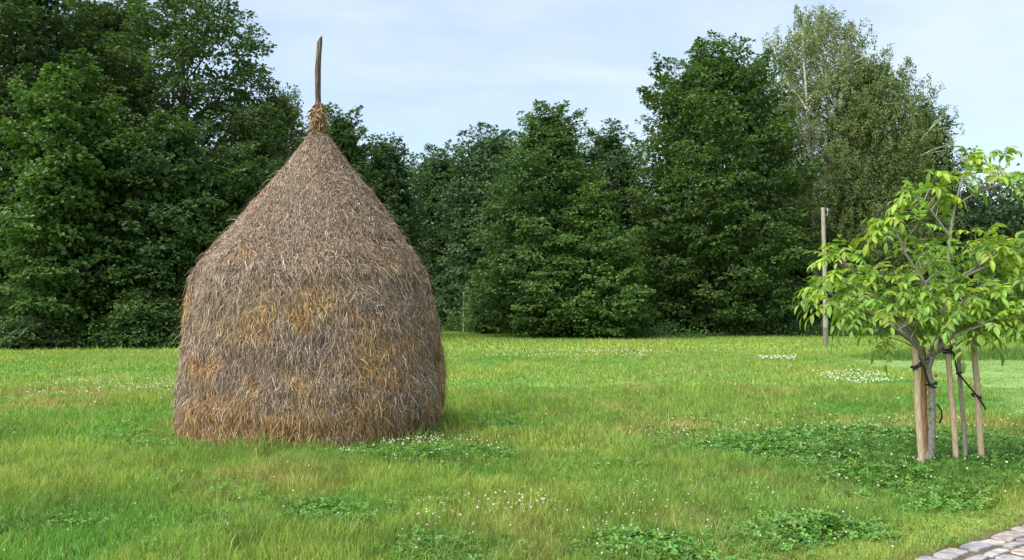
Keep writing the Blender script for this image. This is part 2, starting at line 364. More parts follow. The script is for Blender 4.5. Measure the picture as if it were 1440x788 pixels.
for P, n, r in [(POLY['clover'][0], 300, 0.012), (POLY['clover'][1], 26, 0.008), (POLY['clover'][2], 36, 0.008), (POLY['clover'][5], 110, 0.011),
                ([(-0.23, 7.25), (0.09, 7.4), (0.28, 7.07), (-0.16, 6.61), (-0.63, 6.61), (-0.73, 6.83)], 85, 0.010),
                ([(0.2, 7.2), (1.1, 8.2), (2.3, 8.0), (1.5, 6.6), (0.4, 6.4)], 110, 0.008),
                ([(7.82, 22.76), (9.49, 23.29), (8.68, 20.04), (7.17, 19.09)], 330, 0.022), ([(8.76, 31.28), (9.88, 31.28), (8.97, 28.6), (8.12, 28.6)], 130, 0.030),
                ([(-1.1, 34.51), (4.23, 37.76), (6.18, 35.11), (3.88, 30.33), (-0.73, 30.33)], 260, 0.028),
                ([(-10.37, 19.09), (-7.68, 20.45), (-6.14, 16.71), (-8.39, 15.92)], 230, 0.019),
                ([(-1.5, 10.46), (-1.02, 10.69), (-0.78, 9.8), (-1.31, 9.66)], 60, 0.012),
                ([(1.2, 11.3), (3.0, 13.1), (5.5, 13.4), (8, 12.2), (5, 11.6), (2.2, 11.0)], 170, 0.012)]:
    x, y = poly_pts(rng, P, int(n * 0.72)); flowers(x, y, r, WHITE, 0.6)
x, y = poly_pts(rng, [(-0.75, 7.0), (0.2, 7.2), (0.1, 6.0), (-0.7, 5.8)], 40); flowers(x, y, 0.011, PINKISH, 0.6)
x, y = sample(rng, 260, 5, 12); flowers(x, y, 0.008, WHITE, 0.6)
x, y = sample(rng, 420, 12, 36); flowers(x, y, 0.018, WHITE, 0.6)
x, y = poly_pts(rng, [(-1.0, 41.68), (6.27, 43.49), (14.01, 41.68), (7.15, 35.74), (-0.56, 35.11)], 300); flowers(x, y, 0.028, YELLOW, 0.7)
x, y = poly_pts(rng, [(-19.48, 29.44), (-14.31, 31.33), (-11.81, 25.03), (-13.67, 24.42)], 150); flowers(x, y, 0.022, YELLOW, 0.7)
x, y = sample(rng, 120, 5, 14); flowers(x, y, 0.006, YELLOW, 0.7)
tag(mb.build('clover_flowers', M_FLOWER), 'small white clover heads and yellow flowers dotted through the meadow', 'flowers', kind='stuff')

# ------------------------------------------------------------------ stone path, lower right corner
mb = MB(); rs = np.random.default_rng(5)
def pw(s, d): return PA + PD * s + PN * d
q = [pw(-6, 0.0), pw(14, 0.0), pw(14, 2.05), pw(-6, 2.05)]
mb.add([(a[0], a[1], 0.012) for a in q], [[3, 2, 1, 0]], mat=1)
d = 0.0; row = 0
while d < 1.98:
    wd = rs.uniform(0.09, 0.19); s = -4.5 + rs.uniform(0, 0.2)
    while s < 9.0:
        ln = rs.uniform(0.13, 0.38); g = 0.007
        nv = 9; pts = []
        for t in np.linspace(0, 2 * np.pi, nv, endpoint=False) + 0.3:
            e = 0.42; cx = abs(math.cos(t)) ** e * math.copysign(1, math.cos(t)); cy = abs(math.sin(t)) ** e * math.copysign(1, math.sin(t))
            pts.append((s + ln / 2 + cx * (ln / 2 - g) * rs.uniform(0.82, 1.05), d + wd / 2 + cy * (wd / 2 - g) * rs.uniform(0.78, 1.06) + (0.03 * math.sin(s * 2 + row))))
        pts = np.array(pts); cen = pts.mean(0); z = 0.024 + rs.uniform(-0.006, 0.008); tx, ty = rs.normal(0, 0.03, 2)
        ring = []
        for sc, zz in ((1.0, 0.010), (0.985, z - 0.004), (0.93, z)):
            pp = cen + (pts - cen) * sc; wp = PA + PD * pp[:, :1] + PN * pp[:, 1:]
            ring.append(np.column_stack([wp, zz + (0 if zz == 0.010 else 1) * ((pp - cen) @ np.array([tx, ty]))]))
        cw = PA + PD * cen[0] + PN * cen[1]
        v = np.vstack(ring + [np.array([[cw[0], cw[1], z + 0.001]])])
        jj = np.arange(nv); j2 = (jj + 1) % nv; qq = np.vstack([np.stack([r0 * nv + j2, r0 * nv + jj, (r0 + 1) * nv + jj, (r0 + 1) * nv + j2], -1) for r0 in (0, 1)])
        tt = np.stack([2 * nv + j2, 2 * nv + jj, np.full(nv, 3 * nv)], -1)
        basec = [np.array([0.32, 0.30, 0.30]), np.array([0.26, 0.25, 0.265]), np.array([0.36, 0.335, 0.30]), np.array([0.30, 0.26, 0.235])][rs.integers(4)]
        mb.add(v, qq, tt, mat=0, col=basec * rs.uniform(0.75, 1.1))
        s += ln
    d += wd; row += 1
tag(mb.build('stone_path', [M_STONE, M_JOINT]), kind='structure')

# ------------------------------------------------------------------ trees
def crown_profile(kind, t):
    if kind == 'cone':  return np.interp(t, [0, .08, .25, .5, .75, .92, 1], [.66, .95, 1.0, .88, .64, .36, .16])
    if kind == 'dome':  return np.interp(t, [0, .1, .35, .6, .8, .93, 1], [.60, .85, 1.0, .98, .85, .60, .25])
    if kind == 'oval':  return np.interp(t, [0, .15, .4, .65, .85, 1], [.5, .85, 1.0, .97, .75, .25])
    if kind == 'column': return np.interp(t, [0, .06, .3, .7, .9, 1], [.65, .9, 1.0, .92, .62, .2])
    return np.interp(t, [0, .2, .5, .75, .9, 1], [.5, .85, 1.0, .95, .75, .35])      # airy
def leaf_quads(mb, rng, pos, axis, nrm, ln, wd, col):
    axis = unit(axis); nrm = unit(nrm - axis * (nrm * axis).sum(-1, keepdims=True)); s = np.cross(axis, nrm)
    ln = ln[:, None]; wd = wd[:, None]
    v = np.stack([pos, pos + axis * ln * .5 + s * wd + nrm * wd * .25, pos + axis * ln - nrm * ln * .12, pos + axis * ln * .5 - s * wd + nrm * wd * .25], 1)
    n = len(pos); mb.add(v.reshape(-1, 3), np.arange(n)[:, None] * 4 + np.array([[0, 1, 2, 3]]), col=np.repeat(col, 4, 0))
def curve(a, b, sag, n=6):
    a, b = np.array(a, float), np.array(b, float); t = np.linspace(0, 1, n)[:, None]
    mid = (a + b) / 2 + np.array([0, 0, sag]); return (1 - t) ** 2 * a + 2 * t * (1 - t) * mid + t * t * b

def tree(name, label, cat, loc, H, R, zb=0.8, kind='dome', boughs=90, bough_r=1.3, sprays=26, leaves=15, leaf=0.17, dark=(0.030, 0.070, 0.020), light=(0.065, 0.125, 0.030),
         seed=1, weep=0.0, limbs=26, bark=None, trunk_r=None, gap=0.0, fill=1.0, group=None, lobes=0.22, stems=1, flat=0.42, limb_r=1.0, core=55, part=('trunk', 'crown')):
    rng = np.random.default_rng(seed); rt = empty(name, loc, label, cat, group); dark = np.array(dark) * np.array([1.55, 1.4, 1.3]); light = np.array(light) * np.array([1.5, 1.4, 1.35])
    # bough centres, stratified up the crown
    t = (np.arange(boughs) + rng.random(boughs)) / boughs
    tt = np.linspace(0, 1, 200); pr = crown_profile(kind, tt) ** 0.9; cdf = np.cumsum(pr); cdf /= cdf[-1]
    t = np.interp(t, cdf, tt); th = np.arange(boughs) * 2.39996 + rng.normal(0, 0.35, boughs)
    ph = rng.uniform(0, 6.28, 6)
    lob = 1 + lobes * (np.sin(2 * th + ph[0] + 3 * t) + np.sin(3 * th + ph[1] - 5 * t) + np.sin(5 * th + ph[2] + 9 * t)) / 2.0 + rng.normal(0, 0.05, boughs)
    fr = np.where(rng.random(boughs) < 0.78, rng.uniform(0.8, 1.0, boughs), rng.uniform(0.3, 0.8, boughs))
    rad = crown_profile(kind, t) * R * lob * fr
    br = bough_r * rng.uniform(0.7, 1.25, boughs) * np.clip(0.55 + 0.6 * crown_profile(kind, t), 0.5, 1.1)
    rad = np.maximum(rad - br * 0.5, 0.05)
    z = zb + t * (H - zb) - br * 0.15
    z = np.minimum(z, H - 0.35 * br)
    bc = np.stack([rad * np.cos(th), rad * np.sin(th), z], -1)
    keep = rng.random(boughs) > gap; bc, th, br, t = bc[keep], th[keep], br[keep], t[keep]; nb = len(bc)
    # sprays on every bough's dome
    o = np.stack([np.cos(th), np.sin(th), 0.25 + 0.9 * t ** 2], -1); o = unit(o); tn = np.stack([-np.sin(th), np.cos(th), 0 * th], -1); up = np.cross(o, tn); up = np.where(up[:, 2:] < 0, -up, up)
    ns = sprays; a = rng.uniform(0, 2 * np.pi, (nb, ns)); rho = np.sqrt(rng.random((nb, ns)))
    hgt = flat * (1 - rho ** 2) * rng.uniform(-0.35, 1.1, (nb, ns)) - 0.30 * rho ** 2 * rng.uniform(0.4, 1.4, (nb, ns))
    sp = bc[:, None] + br[:, None, None] * (o[:, None] * (rho * np.cos(a))[..., None] * 1.1 + tn[:, None] * (rho * np.sin(a))[..., None] + np.array([0, 0, 1.0]) * hgt[..., None])
    sdir = o[:, None] * (rho * np.cos(a))[..., None] + tn[:, None] * (rho * np.sin(a))[..., None] + 0.5 * o[:, None]
    if weep: sp[..., 2] += 0.3 * br[:, None]; sp[..., 2] -= weep * rng.random((nb, ns)) ** 1.3 * br[:, None]
    sp = sp.reshape(-1, 3); sdir = unit(sdir.reshape(-1, 3)); S = len(sp)
    sp[:, 2] = np.maximum(sp[:, 2], 0.12 + 0.3 * rng.random(S))
    tint_b = np.repeat(rng.normal(0, 0.16, nb), ns); tint_s = rng.normal(0, 0.16, S) + tint_b
    # leaves
    nl = leaves; a = rng.uniform(0, 2 * np.pi, (S, nl)); r = rng.uniform(0.05, 1.0, (S, nl)) * 0.30 * max(leaf / 0.17, 0.8)
    e1 = unit(np.cross(sdir, np.array([0, 0, 1.0]))); e2 = np.cross(e1, sdir)
    out_ = unit(sdir[:, None] * 0.7 + e1[:, None] * np.cos(a)[..., None] + sdir[:, None] * np.sin(a)[..., None] * 0.8 + rng.normal(0, 0.25, (S, nl, 3)))
    if weep:
        pos = sp[:, None] + rng.normal(0, 0.10, (S, nl, 3)) * np.array([1, 1, 0]) + np.array([0, 0, -1.0]) * (r * 2.6)[..., None]
        ax = out_ * 0.6 + np.array([0, 0, -0.9])
    else:
        pos = sp[:, None] + out_ * r[..., None] + np.array([0, 0, -0.35]) * (r ** 2 / 0.3)[..., None]
        ax = out_ + np.array([0, 0, -0.35])
    nrm = np.array([0, 0, 0.9]) + sdir[:, None] * 0.45 + rng.normal(0, 0.42, (S, nl, 3))
    K = S * nl; f = np.clip(0.42 + tint_s[:, None] + rng.normal(0, 0.16, (S, nl)), 0, 1).reshape(-1, 1)
    col = np.array(dark) * (1 - f) + np.array(light) * f
    ln = leaf * rng.uniform(0.65, 1.25, K)
    mb = MB(); leaf_quads(mb, rng, pos.reshape(-1, 3), ax.reshape(-1, 3), nrm.reshape(-1, 3), ln, ln * (0.42 if not weep else 0.36), col)
    ni = int(core * boughs); ti = rng.random(ni); ai = rng.uniform(0, 6.283, ni); ri = crown_profile(kind, ti) * R * 0.72 * np.sqrt(rng.random(ni))
    pi = np.stack([ri * np.cos(ai), ri * np.sin(ai), zb + ti * (H - zb) * 0.93], -1); fi = rng.random((ni, 1)) * 0.5
    leaf_quads(mb, rng, pi, rng.normal(0, 1, (ni, 3)), rng.normal(0, 1, (ni, 3)), leaf * 1.7 * rng.uniform(.7, 1.2, ni), leaf * .8 * rng.uniform(.7, 1.2, ni), np.array(dark) * (1 - fi) + np.array(light) * fi)
    mb.build(part[1], M_LEAF, rt)
    # trunk and limbs
    tb = MB(); bark = bark or M_BARK; tr = trunk_r or H * 0.016
    for sidx in range(stems):
        off = rng.normal(0, 0.25, 2) * (stems > 1); top = np.array([*(rng.normal(0, R * 0.18, 2) if stems > 1 else rng.normal(0, 0.2, 2)), H * 0.9])
        tz = np.linspace(0, 1, 9)[:, None]; wob = np.cumsum(rng.normal(0, 0.05, (9, 3)), 0) * np.array([1, 1, 0]); wob[0] = 0
        tp = np.array([off[0], off[1], -0.1]) * (1 - tz) + top * tz + wob
        tb.tube(tp, tr / math.sqrt(stems) * np.array([1.35, 1.0, .92, .82, .7, .56, .42, .28, .12]), 9)
        for bi in range(sidx, min(limbs, nb), stems):
            b = bc[(bi * 7 + sidx) % nb]
            za = np.clip(b[2] - 0.75 * math.hypot(b[0], b[1]) - 0.3, 0.12 * H if H > 4 else 0.05, H * 0.85)
            u = np.clip((za + 0.1) / (H * 0.9 + 0.1), 0, 0.999); st = np.array([np.interp(u, tz[:, 0], tp[:, q]) for q in range(3)])
            r0 = tr / math.sqrt(stems) * (1 - u) * 0.5 * limb_r + 0.02
            cp = curve(st, b, 0.25 * math.hypot(b[0], b[1]), 7); cp[1:-1] += rng.normal(0, 0.10, (5, 3))
            tb.tube(cp, r0 * np.linspace(1, 0.18, 7) + 0.008, 5)
            for _ in range(3):
                e = b + rng.normal(0, 1, 3) * br[(bi * 7 + sidx) % nb] * np.array([0.6, 0.6, 0.4]); tb.tube(curve(cp[4], e, 0.1, 5), np.linspace(0.35 * r0 + 0.008, 0.007, 5), 4)
    tb.build(part[0], bark, rt, smooth=True)
    return rt

def X(px, Y): return (px - 720) / 1247 * Y
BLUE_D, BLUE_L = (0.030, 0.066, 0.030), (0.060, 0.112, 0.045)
MAP_D, MAP_L = (0.030, 0.075, 0.018), (0.080, 0.150, 0.032)
OLV_D, OLV_L = (0.048, 0.084, 0.022), (0.108, 0.150, 0.042)
tree('poplar_tree', 'huge dark tree filling the upper left corner, its top cut by the frame', 'tree', (X(5, 47), 47, 0), 21.5, 5.0, 2.0, 'dome', 210, 1.4, 24, 14, 0.20, (0.026, 0.058, 0.022), (0.062, 0.110, 0.030), 3, gap=0.05)
tree('poplar_tree', 'tall airy tree with sky gaps and bare lower limbs, left of the haystack pole', 'tree', (X(258, 50), 50, 0), 20.3, 5.0, 7.5, 'dome', 175, 1.2, 22, 13, 0.19, (0.026, 0.058, 0.020), (0.070, 0.125, 0.030), 4, gap=0.08, limbs=60, limb_r=1.3, core=8)
tree('poplar_tree', 'dark tree top showing between the corner tree and the airy tree, top left', 'tree', (X(138, 54), 54, 0), 21.5, 4.4, 5.0, 'dome', 150, 1.35, 24, 14, 0.20, (0.027, 0.060, 0.022), (0.064, 0.114, 0.030), 33)
tree('maple_tree', 'bright green leafy tree standing foremost at the left edge of the meadow', 'tree', (X(92, 41), 41, 0), 13.4, 2.9, 0.9, 'column', 100, 1.0, 26, 15, 0.19, MAP_D, MAP_L, 5)
tree('alder_tree', 'dense dark round tree between the foremost left tree and the haystack', 'tree', (X(232, 43.5), 43.5, 0), 11.3, 3.3, 0.8, 'dome', 100, 1.15, 26, 14, 0.18, (0.024, 0.058, 0.018), (0.055, 0.110, 0.028), 6)
tree('alder_tree', 'dark low-branched tree just behind the left shoulder of the haystack', 'tree', (X(335, 46), 46, 0), 10.2, 3.0, 0.8, 'dome', 90, 1.1, 26, 14, 0.18, (0.026, 0.060, 0.020), (0.058, 0.110, 0.028), 7)
tree('willow_tree', 'olive green fine-leaved tree left of the pole on the haystack', 'tree', (X(385, 53), 53, 0), 15.4, 3.4, 2.0, 'oval', 120, 1.2, 26, 18, 0.14, (0.040, 0.076, 0.022), (0.095, 0.140, 0.040), 8, weep=0.5)
tree('oak_tree', 'dark green tree rising right behind the pole and peak of the haystack', 'tree', (X(478, 56), 56, 0), 14.6, 3.9, 1.5, 'cone', 125, 1.3, 24, 14, 0.18, (0.028, 0.064, 0.022), (0.062, 0.118, 0.030), 9, gap=0.05)
tree('oak_tree', 'smaller dark tree with a ragged top right of the haystack peak', 'tree', (X(540, 60), 60, 0), 13.6, 2.9, 1.2, 'oval', 85, 1.3, 24, 14, 0.19, (0.026, 0.060, 0.024), (0.056, 0.105, 0.032), 10)
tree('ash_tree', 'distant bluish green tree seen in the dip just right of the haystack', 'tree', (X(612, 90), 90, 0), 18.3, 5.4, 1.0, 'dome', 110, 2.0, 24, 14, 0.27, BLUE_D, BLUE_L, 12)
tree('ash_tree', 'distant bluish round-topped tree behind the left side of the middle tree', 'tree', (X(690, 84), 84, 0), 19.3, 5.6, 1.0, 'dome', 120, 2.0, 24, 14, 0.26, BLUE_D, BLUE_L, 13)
tree('hornbeam_tree', 'broad pointed tree in the middle of the wood edge, branches down to the grass', 'tree', (X(772, 58), 58, 0), 15.3, 5.0, 0.7, 'cone', 175, 1.4, 26, 15, 0.19, (0.030, 0.070, 0.020), (0.074, 0.138, 0.032), 14, lobes=0.16)
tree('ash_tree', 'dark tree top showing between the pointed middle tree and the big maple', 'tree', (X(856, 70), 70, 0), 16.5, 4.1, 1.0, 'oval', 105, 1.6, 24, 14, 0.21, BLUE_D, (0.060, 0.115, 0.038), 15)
tree('hornbeam_tree', 'shorter lighter green tree in front of the middle tree and the big maple', 'tree', (X(836, 55.5), 55.5, 0), 9.6, 3.4, 0.5, 'cone', 95, 1.15, 26, 15, 0.18, (0.034, 0.080, 0.020), (0.088, 0.165, 0.034), 16, lobes=0.16)
tree('maple_tree', 'biggest dark green tree, dense and domed, left of the birches', 'tree', (X(1008, 63), 63, 0), 21.0, 6.7, 0.6, 'dome', 250, 1.6, 27, 15, 0.21, (0.028, 0.066, 0.016), (0.072, 0.130, 0.028), 17, lobes=0.15)
tree('birch_tree', 'tallest birch with bare white limbs and a thin crown, right of the big maple', 'tree', (X(1156, 71), 71, 0), 26.3, 5.3, 6.5, 'airy', 230, 1.2, 27, 17, 0.15, OLV_D, (0.125, 0.165, 0.048), 18, weep=1.6, limbs=100, bark=M_BIRCH, gap=0.05, stems=3, trunk_r=0.38, limb_r=1.9, core=0)
tree('birch_tree', 'drooping olive birch with white stems, right of the tallest birch', 'tree', (X(1232, 69), 69, 0), 22.3, 5.1, 1.6, 'oval', 250, 1.3, 26, 18, 0.14, OLV_D, OLV_L, 19, lobes=0.34, gap=0.08, weep=1.8, limbs=30, bark=M_BIRCH, stems=3, trunk_r=0.30, limb_r=1.3)
tree('oak_tree', 'dark tree edging the right side of the birches', 'tree', (X(1300, 77), 77, 0), 20.2, 4.2, 1.0, 'oval', 110, 1.5, 24, 14, 0.21, (0.024, 0.055, 0.020), (0.052, 0.095, 0.028), 20, gap=0.08)
tree('broadleaf_tree', 'far dark tree at the right edge of the frame behind the sapling', 'tree', (X(1425, 112), 112, 0), 15.6, 5.5, 0.8, 'dome', 70, 1.9, 24, 12, 0.34, (0.022, 0.045, 0.026), (0.045, 0.080, 0.036), 21)
tree('broadleaf_tree', 'far dark tree low behind the middle of the young walnut crown', 'tree', (X(1350, 118), 118, 0), 14.0, 5.0, 0.8, 'dome', 60, 1.9, 24, 12, 0.34, (0.022, 0.045, 0.026), (0.045, 0.080, 0.036), 22)
# low growth along the wood edge
tree('hazel_bush', 'light green young bush beside the short grey post right of the haystack', 'bush', (X(684, 66), 66, 0), 4.6, 1.7, 0.3, 'oval', 24, 0.8, 20, 12, 0.19, (0.040, 0.085, 0.026), (0.110, 0.180, 0.045), 23, limbs=10, trunk_r=0.05, part=('stem', 'foliage'))
tree('bramble_bush', 'low round bush at the foot of the foremost left tree, left edge of the frame', 'bush', (X(38, 39.2), 39.2, 0), 1.35, 1.5, 0.15, 'dome', 26, 0.55, 20, 12, 0.13, (0.030, 0.070, 0.024), (0.085, 0.130, 0.050), 24, limbs=10, trunk_r=0.04, part=('stem', 'foliage'))
tree('hazel_bush', 'leafy dark bush in the shade left of the haystack', 'bush', (X(196, 40.3), 40.3, 0), 2.5, 1.5, 0.15, 'dome', 32, 0.7, 20, 12, 0.15, (0.028, 0.064, 0.020), (0.070, 0.125, 0.030), 25, limbs=10, trunk_r=0.05, part=('stem', 'foliage'))
tree('bramble_bush', 'low shrub against the left flank of the haystack, at the wood edge', 'bush', (X(255, 41.2), 41.2, 0), 1.7, 1.6, 0.12, 'dome', 26, 0.6, 20, 12, 0.14, (0.030, 0.070, 0.020), (0.075, 0.130, 0.030), 26, limbs=10, trunk_r=0.04, part=('stem', 'foliage'))
# the dense wood behind: one mass
mb = MB(); rw = np.random.default_rng(77)
def wood(x0, x1, y0, y1, zmax, nb, leaf):
    bx = rw.uniform(x0, x1, nb); by = rw.uniform(y0, y1, nb); bz = rw.uniform(0.2, 1, nb) ** 0.8 * zmax * rw.uniform(0.7, 1.0, nb)
    c = np.stack([bx, by, bz], -1)[:, None] + rw.normal(0, 1, (nb, 170, 3)) * np.array([1.1, 1.1, 0.7])
    c[..., 2] = np.maximum(c[..., 2], 0.1); K = nb * 170
    f = np.clip(0.4 + np.repeat(rw.normal(0, .2, nb), 170) + rw.normal(0, .15, K), 0, 1)[:, None]
    leaf_quads(mb, rw, c.reshape(-1, 3), rw.normal(0, 1, (K, 3)) + np.array([0, -0.4, -0.4]), rw.normal(0, 0.6, (K, 3)) + np.array([0, -0.4, 0.8]), leaf * rw.uniform(.7, 1.2, K), leaf * .45 * rw.uniform(.7, 1.2, K),
               np.array([0.034, 0.070, 0.028]) * (1 - f) + np.array([0.068, 0.120, 0.044]) * f)
wood(-46, -9, 53, 60, 9.0, 420, 0.30)
wood(-12, 0, 92, 100, 11.0, 200, 0.40)
wood(0, 42, 72, 82, 11.5, 430, 0.34)
wood(-46, -9, 52, 58, 3.0, 260, 0.28)
wood(-3, 42, 70, 78, 3.5, 420, 0.32)
wood(18, 46, 74, 82, 13.0, 330, 0.34)
wood(-12, -1, 88, 94, 4.0, 120, 0.40)
wood(52, 110, 125, 140, 8.0, 260, 0.60)
wood(-120, -40, 60, 80, 10.0, 260, 0.50)
tag(mb.build('woodland', M_LEAF), 'dark mass of woodland filling in behind the trees at the meadow edge', 'woodland', kind='stuff')
# fringe of weeds along the foot of the wood
mb = MB()
def fringe(x0, x1, yf, n, h, leaf=0.13):
    x = rw.uniform(x0, x1, n); y = yf(x) + rw.normal(0, 0.9, n) + 1.2 * (fbm(x * 0.35, x * 0, 66) - 0.5); z = rw.random(n) * h * (0.15 + 2.2 * sstep(0.35, 0.75, fbm(x * 0.8, y * 0.5, 60))); f = rw.uniform(0.6, 1.5, n)[:, None]
    leaf_quads(mb, rw, np.stack([x, y, z], -1), rw.normal(0, 1, (n, 3)) + np.array([0, 0, .5]), rw.normal(0, .5, (n, 3)) + np.array([0, -.3, .8]), leaf * rw.uniform(.7, 1.4, n), leaf * .35 * rw.uniform(.7, 1.4, n), np.array([0.055, 0.115, 0.025]) * f)
fringe(-30, -14, lambda x: 40.5 + 0.1 * np.sin(x * 1.3), 9000, 0.7)
fringe(-6, 0, lambda x: 74 - (x + 4) * 0.8, 3000, 1.0, 0.2)
fringe(0, 12, lambda x: 56.0 + 0.3 * np.sin(x), 3500, 0.55)
fringe(8, 34, lambda x: 61.0 + 0.4 * np.sin(x * .8), 12000, 0.9, 0.17)
tag(mb.build('weeds', M_LEAF), 'strip of nettles and weeds along the foot of the wood', 'weeds', kind='stuff')

# ------------------------------------------------------------------ haystack
hs = empty('haystack', (ST[0], ST[1], 0), 'large conical grey-brown haystack built round a wooden pole in the meadow', 'haystack')
HZ = np.array([0.0, .1, .4, .8, 1.2, 1.5, 1.8, 2.02, 2.16, 2.4, 2.7, 3.0, 3.3, 3.7, 4.0, 4.12])
HR = np.array([1.66, 1.71, 1.75, 1.74, 1.68, 1.63, 1.58, 1.54, 1.495, 1.36, 1.125, .895, .665, .35, .14, .08])
rh = np.random.default_rng(21)
HP = rh.uniform(0, 6.28, 8)
def hay_r(z, th):
    r = np.interp(z, HZ, HR); e = np.clip(r / 1.2, 0, 1)
    return r * (1 + 0.012 * np.sin(2 * th + HP[0] + z) + 0.010 * np.sin(3 * th + HP[1] - 1.7 * z) + 0.008 * np.sin(7 * th + HP[2] + 2.3 * z)) + 0.045 * np.cos(th - 0.2) * np.sin(z * 2.3 - 0.2) * e + e * (0.11 * (fbm(th * 2.2 + 20, z * 2.0, 30) - 0.5) + 0.09 * (fbm(th * 4.0 + 20, z * 4.5, 31) - 0.5))
def hay_ax(z): return 0.015 * z + 0.0 * z
nz_, nt_ = 70, 96
zz = np.linspace(0, 4.12, nz_); th = np.linspace(0, 2 * np.pi, nt_, endpoint=False)
Z, T = np.meshgrid(zz, th, indexing='ij'); RR = hay_r(Z, T) - 0.05
v = np.stack([hay_ax(Z) + RR * np.cos(T), RR * np.sin(T), Z], -1)
i = np.arange(nz_ - 1)[:, None] * nt_; j = np.arange(nt_)[None]; j2 = (j + 1) % nt_
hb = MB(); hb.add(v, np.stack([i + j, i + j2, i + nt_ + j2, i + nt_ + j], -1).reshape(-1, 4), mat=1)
def straws(n, z0, z1, lmin, lmax, wid, lift, spread, bright=1.0, inward=0.0):
    zc = np.linspace(z0, z1, 300); cdf = np.cumsum(np.interp(zc, HZ, HR) + 0.05); cdf /= cdf[-1]
    z = np.interp(rh.random(n), cdf, zc); th = rh.uniform(0, 2 * np.pi, n); r = hay_r(z, th) - inward - 0.03 * rh.random(n)
    dz = 0.06; slope = (np.interp(z + dz, HZ, HR) - np.interp(z - dz, HZ, HR)) / (2 * dz)
    er = np.stack([np.cos(th), np.sin(th), 0 * th], -1); et = np.stack([-np.sin(th), np.cos(th), 0 * th], -1)
    down = unit(er * (-slope)[:, None] - np.array([0, 0, 1.0])); nrm = unit(er + np.array([0, 0, 1.0]) * (-slope)[:, None])
    p = np.stack([hay_ax(z), 0 * z, z], -1) + er * r[:, None]
    swirl = 0.5 * (fbm(th * 3, z * 2.2, 50) - 0.5)
    a = rh.normal(0, spread, n) + swirl
    d = unit(down * np.cos(a)[:, None] + et * np.sin(a)[:, None] + nrm * (lift * rh.random(n))[:, None])
    ln = rh.uniform(lmin, lmax, n)[:, None]; s = unit(np.cross(d, nrm) + nrm * rh.normal(0, 0.6, n)[:, None]); wv = (wid * rh.uniform(0.6, 1.4, n))[:, None]
    bend = rh.normal(0, 0.07, (n, 3)) * ln
    p1 = p + d * ln * 0.5 + nrm * 0.02 + bend * 0.5; p2 = p + d * ln + bend - np.array([0, 0, 0.25]) * ln * 0.5
    p2[:, 2] = np.maximum(p2[:, 2], 0.005)
    v = np.stack([p - s * wv, p + s * wv, p1 + s * wv * .9, p1 - s * wv * .9, p2 + s * wv * .4, p2 - s * wv * .4], 1)
    # weathered grey outside, warm where the hay is fresh or rubbed
    nA = fbm(th * 2.4 + 7, z * 1.7, 33); nB = fbm(th * 6 + 3, z * 4.0, 35)
    warm = np.clip(sstep(0.42, 0.74, 0.6 * nA + 0.4 * nB + 0.20 * (1 - sstep(0.3, 0.7, z)) + 0.04 * (1 - sstep(1.0, 1.7, z)) + 0.03 * (1 - sstep(1.5, 1.9, z)) - 0.13 * sstep(1.5, 2.2, z)), 0, 1)
    purple = sstep(0.5, 0.7, fbm(th * 3 + 30, z * 2.5, 37)) * (1 - sstep(1.3, 2.0, z))
    warm = np.clip(warm * rh.uniform(0.5, 1.2, n), 0, 1)[:, None]; purple = purple[:, None]
    grey = np.array([0.232, 0.165, 0.118]); c = grey * (1 - warm) + np.array([0.330, 0.180, 0.062]) * warm
    c = c * (1 - 0.5 * purple) + np.array([0.14, 0.112, 0.105]) * 0.5 * purple
    f = np.exp(rh.normal(-0.04, 0.58, n))[:, None] * bright; lightm = rh.random(n) < 0.17
    c = c * f; c[lightm] = np.array([0.46, 0.385, 0.31]) * rh.uniform(0.7, 1.1, (lightm.sum(), 1))
    c = np.clip(c, 0.02, 0.62)
    i = np.arange(n)[:, None] * 6
    hb.add(v.reshape(-1, 3), np.vstack([i + np.array([[0, 1, 2, 3]]), i + np.array([[3, 2, 4, 5]])]), mat=0, col=np.repeat(c, 6, 0))
straws(80000, 0.05, 4.05, 0.06, 0.17, 0.0042, 0.2, 0.5, 0.75, 0.03)
straws(170000, 0.08, 1.9, 0.05, 0.14, 0.0024, 0.40, 0.42)
straws(130000, 1.7, 4.05, 0.04, 0.12, 0.0024, 0.40, 0.65)
straws(5000, 0.25, 3.9, 0.10, 0.26, 0.0024, 0.8, 0.7, 1.1)
straws(900, 1.9, 2.3, 0.12, 0.24, 0.0040, 0.35, 0.4)
straws(5000, 0.08, 0.26, 0.10, 0.24, 0.0042, 0.35, 0.5, 0.75)
n = 5200; th = rh.uniform(0, 2 * np.pi, n); r = 1.76 + np.abs(rh.normal(0, 0.16, n)); zz_ = rh.uniform(0.005, 0.07, n) * np.exp(-(r - 1.76) * 4)
p = np.stack([r * np.cos(th), r * np.sin(th), zz_], -1); a = rh.uniform(0, 6.283, n); d = unit(np.stack([np.cos(a), np.sin(a), rh.normal(0.1, 0.2, n)], -1))
ln = rh.uniform(.05, .2, n)[:, None]; sd_ = unit(np.cross(d, np.array([0, 0, 1.0]))) * 0.003; q2 = p + d * ln; q2[:, 2] = np.maximum(q2[:, 2], .004)
cc = np.array([0.24, 0.165, 0.09]) * np.exp(rh.normal(0, .4, (n, 1)))
hb.add(np.stack([p - sd_, p + sd_, q2 + sd_ * .5, q2 - sd_ * .5], 1).reshape(-1, 3), np.arange(n)[:, None] * 4 + np.array([[0, 1, 2, 3]]), col=np.repeat(np.clip(cc, .03, .5), 4, 0))
hb.build('hay', [M_STRAW, M_HAYCORE], hs)
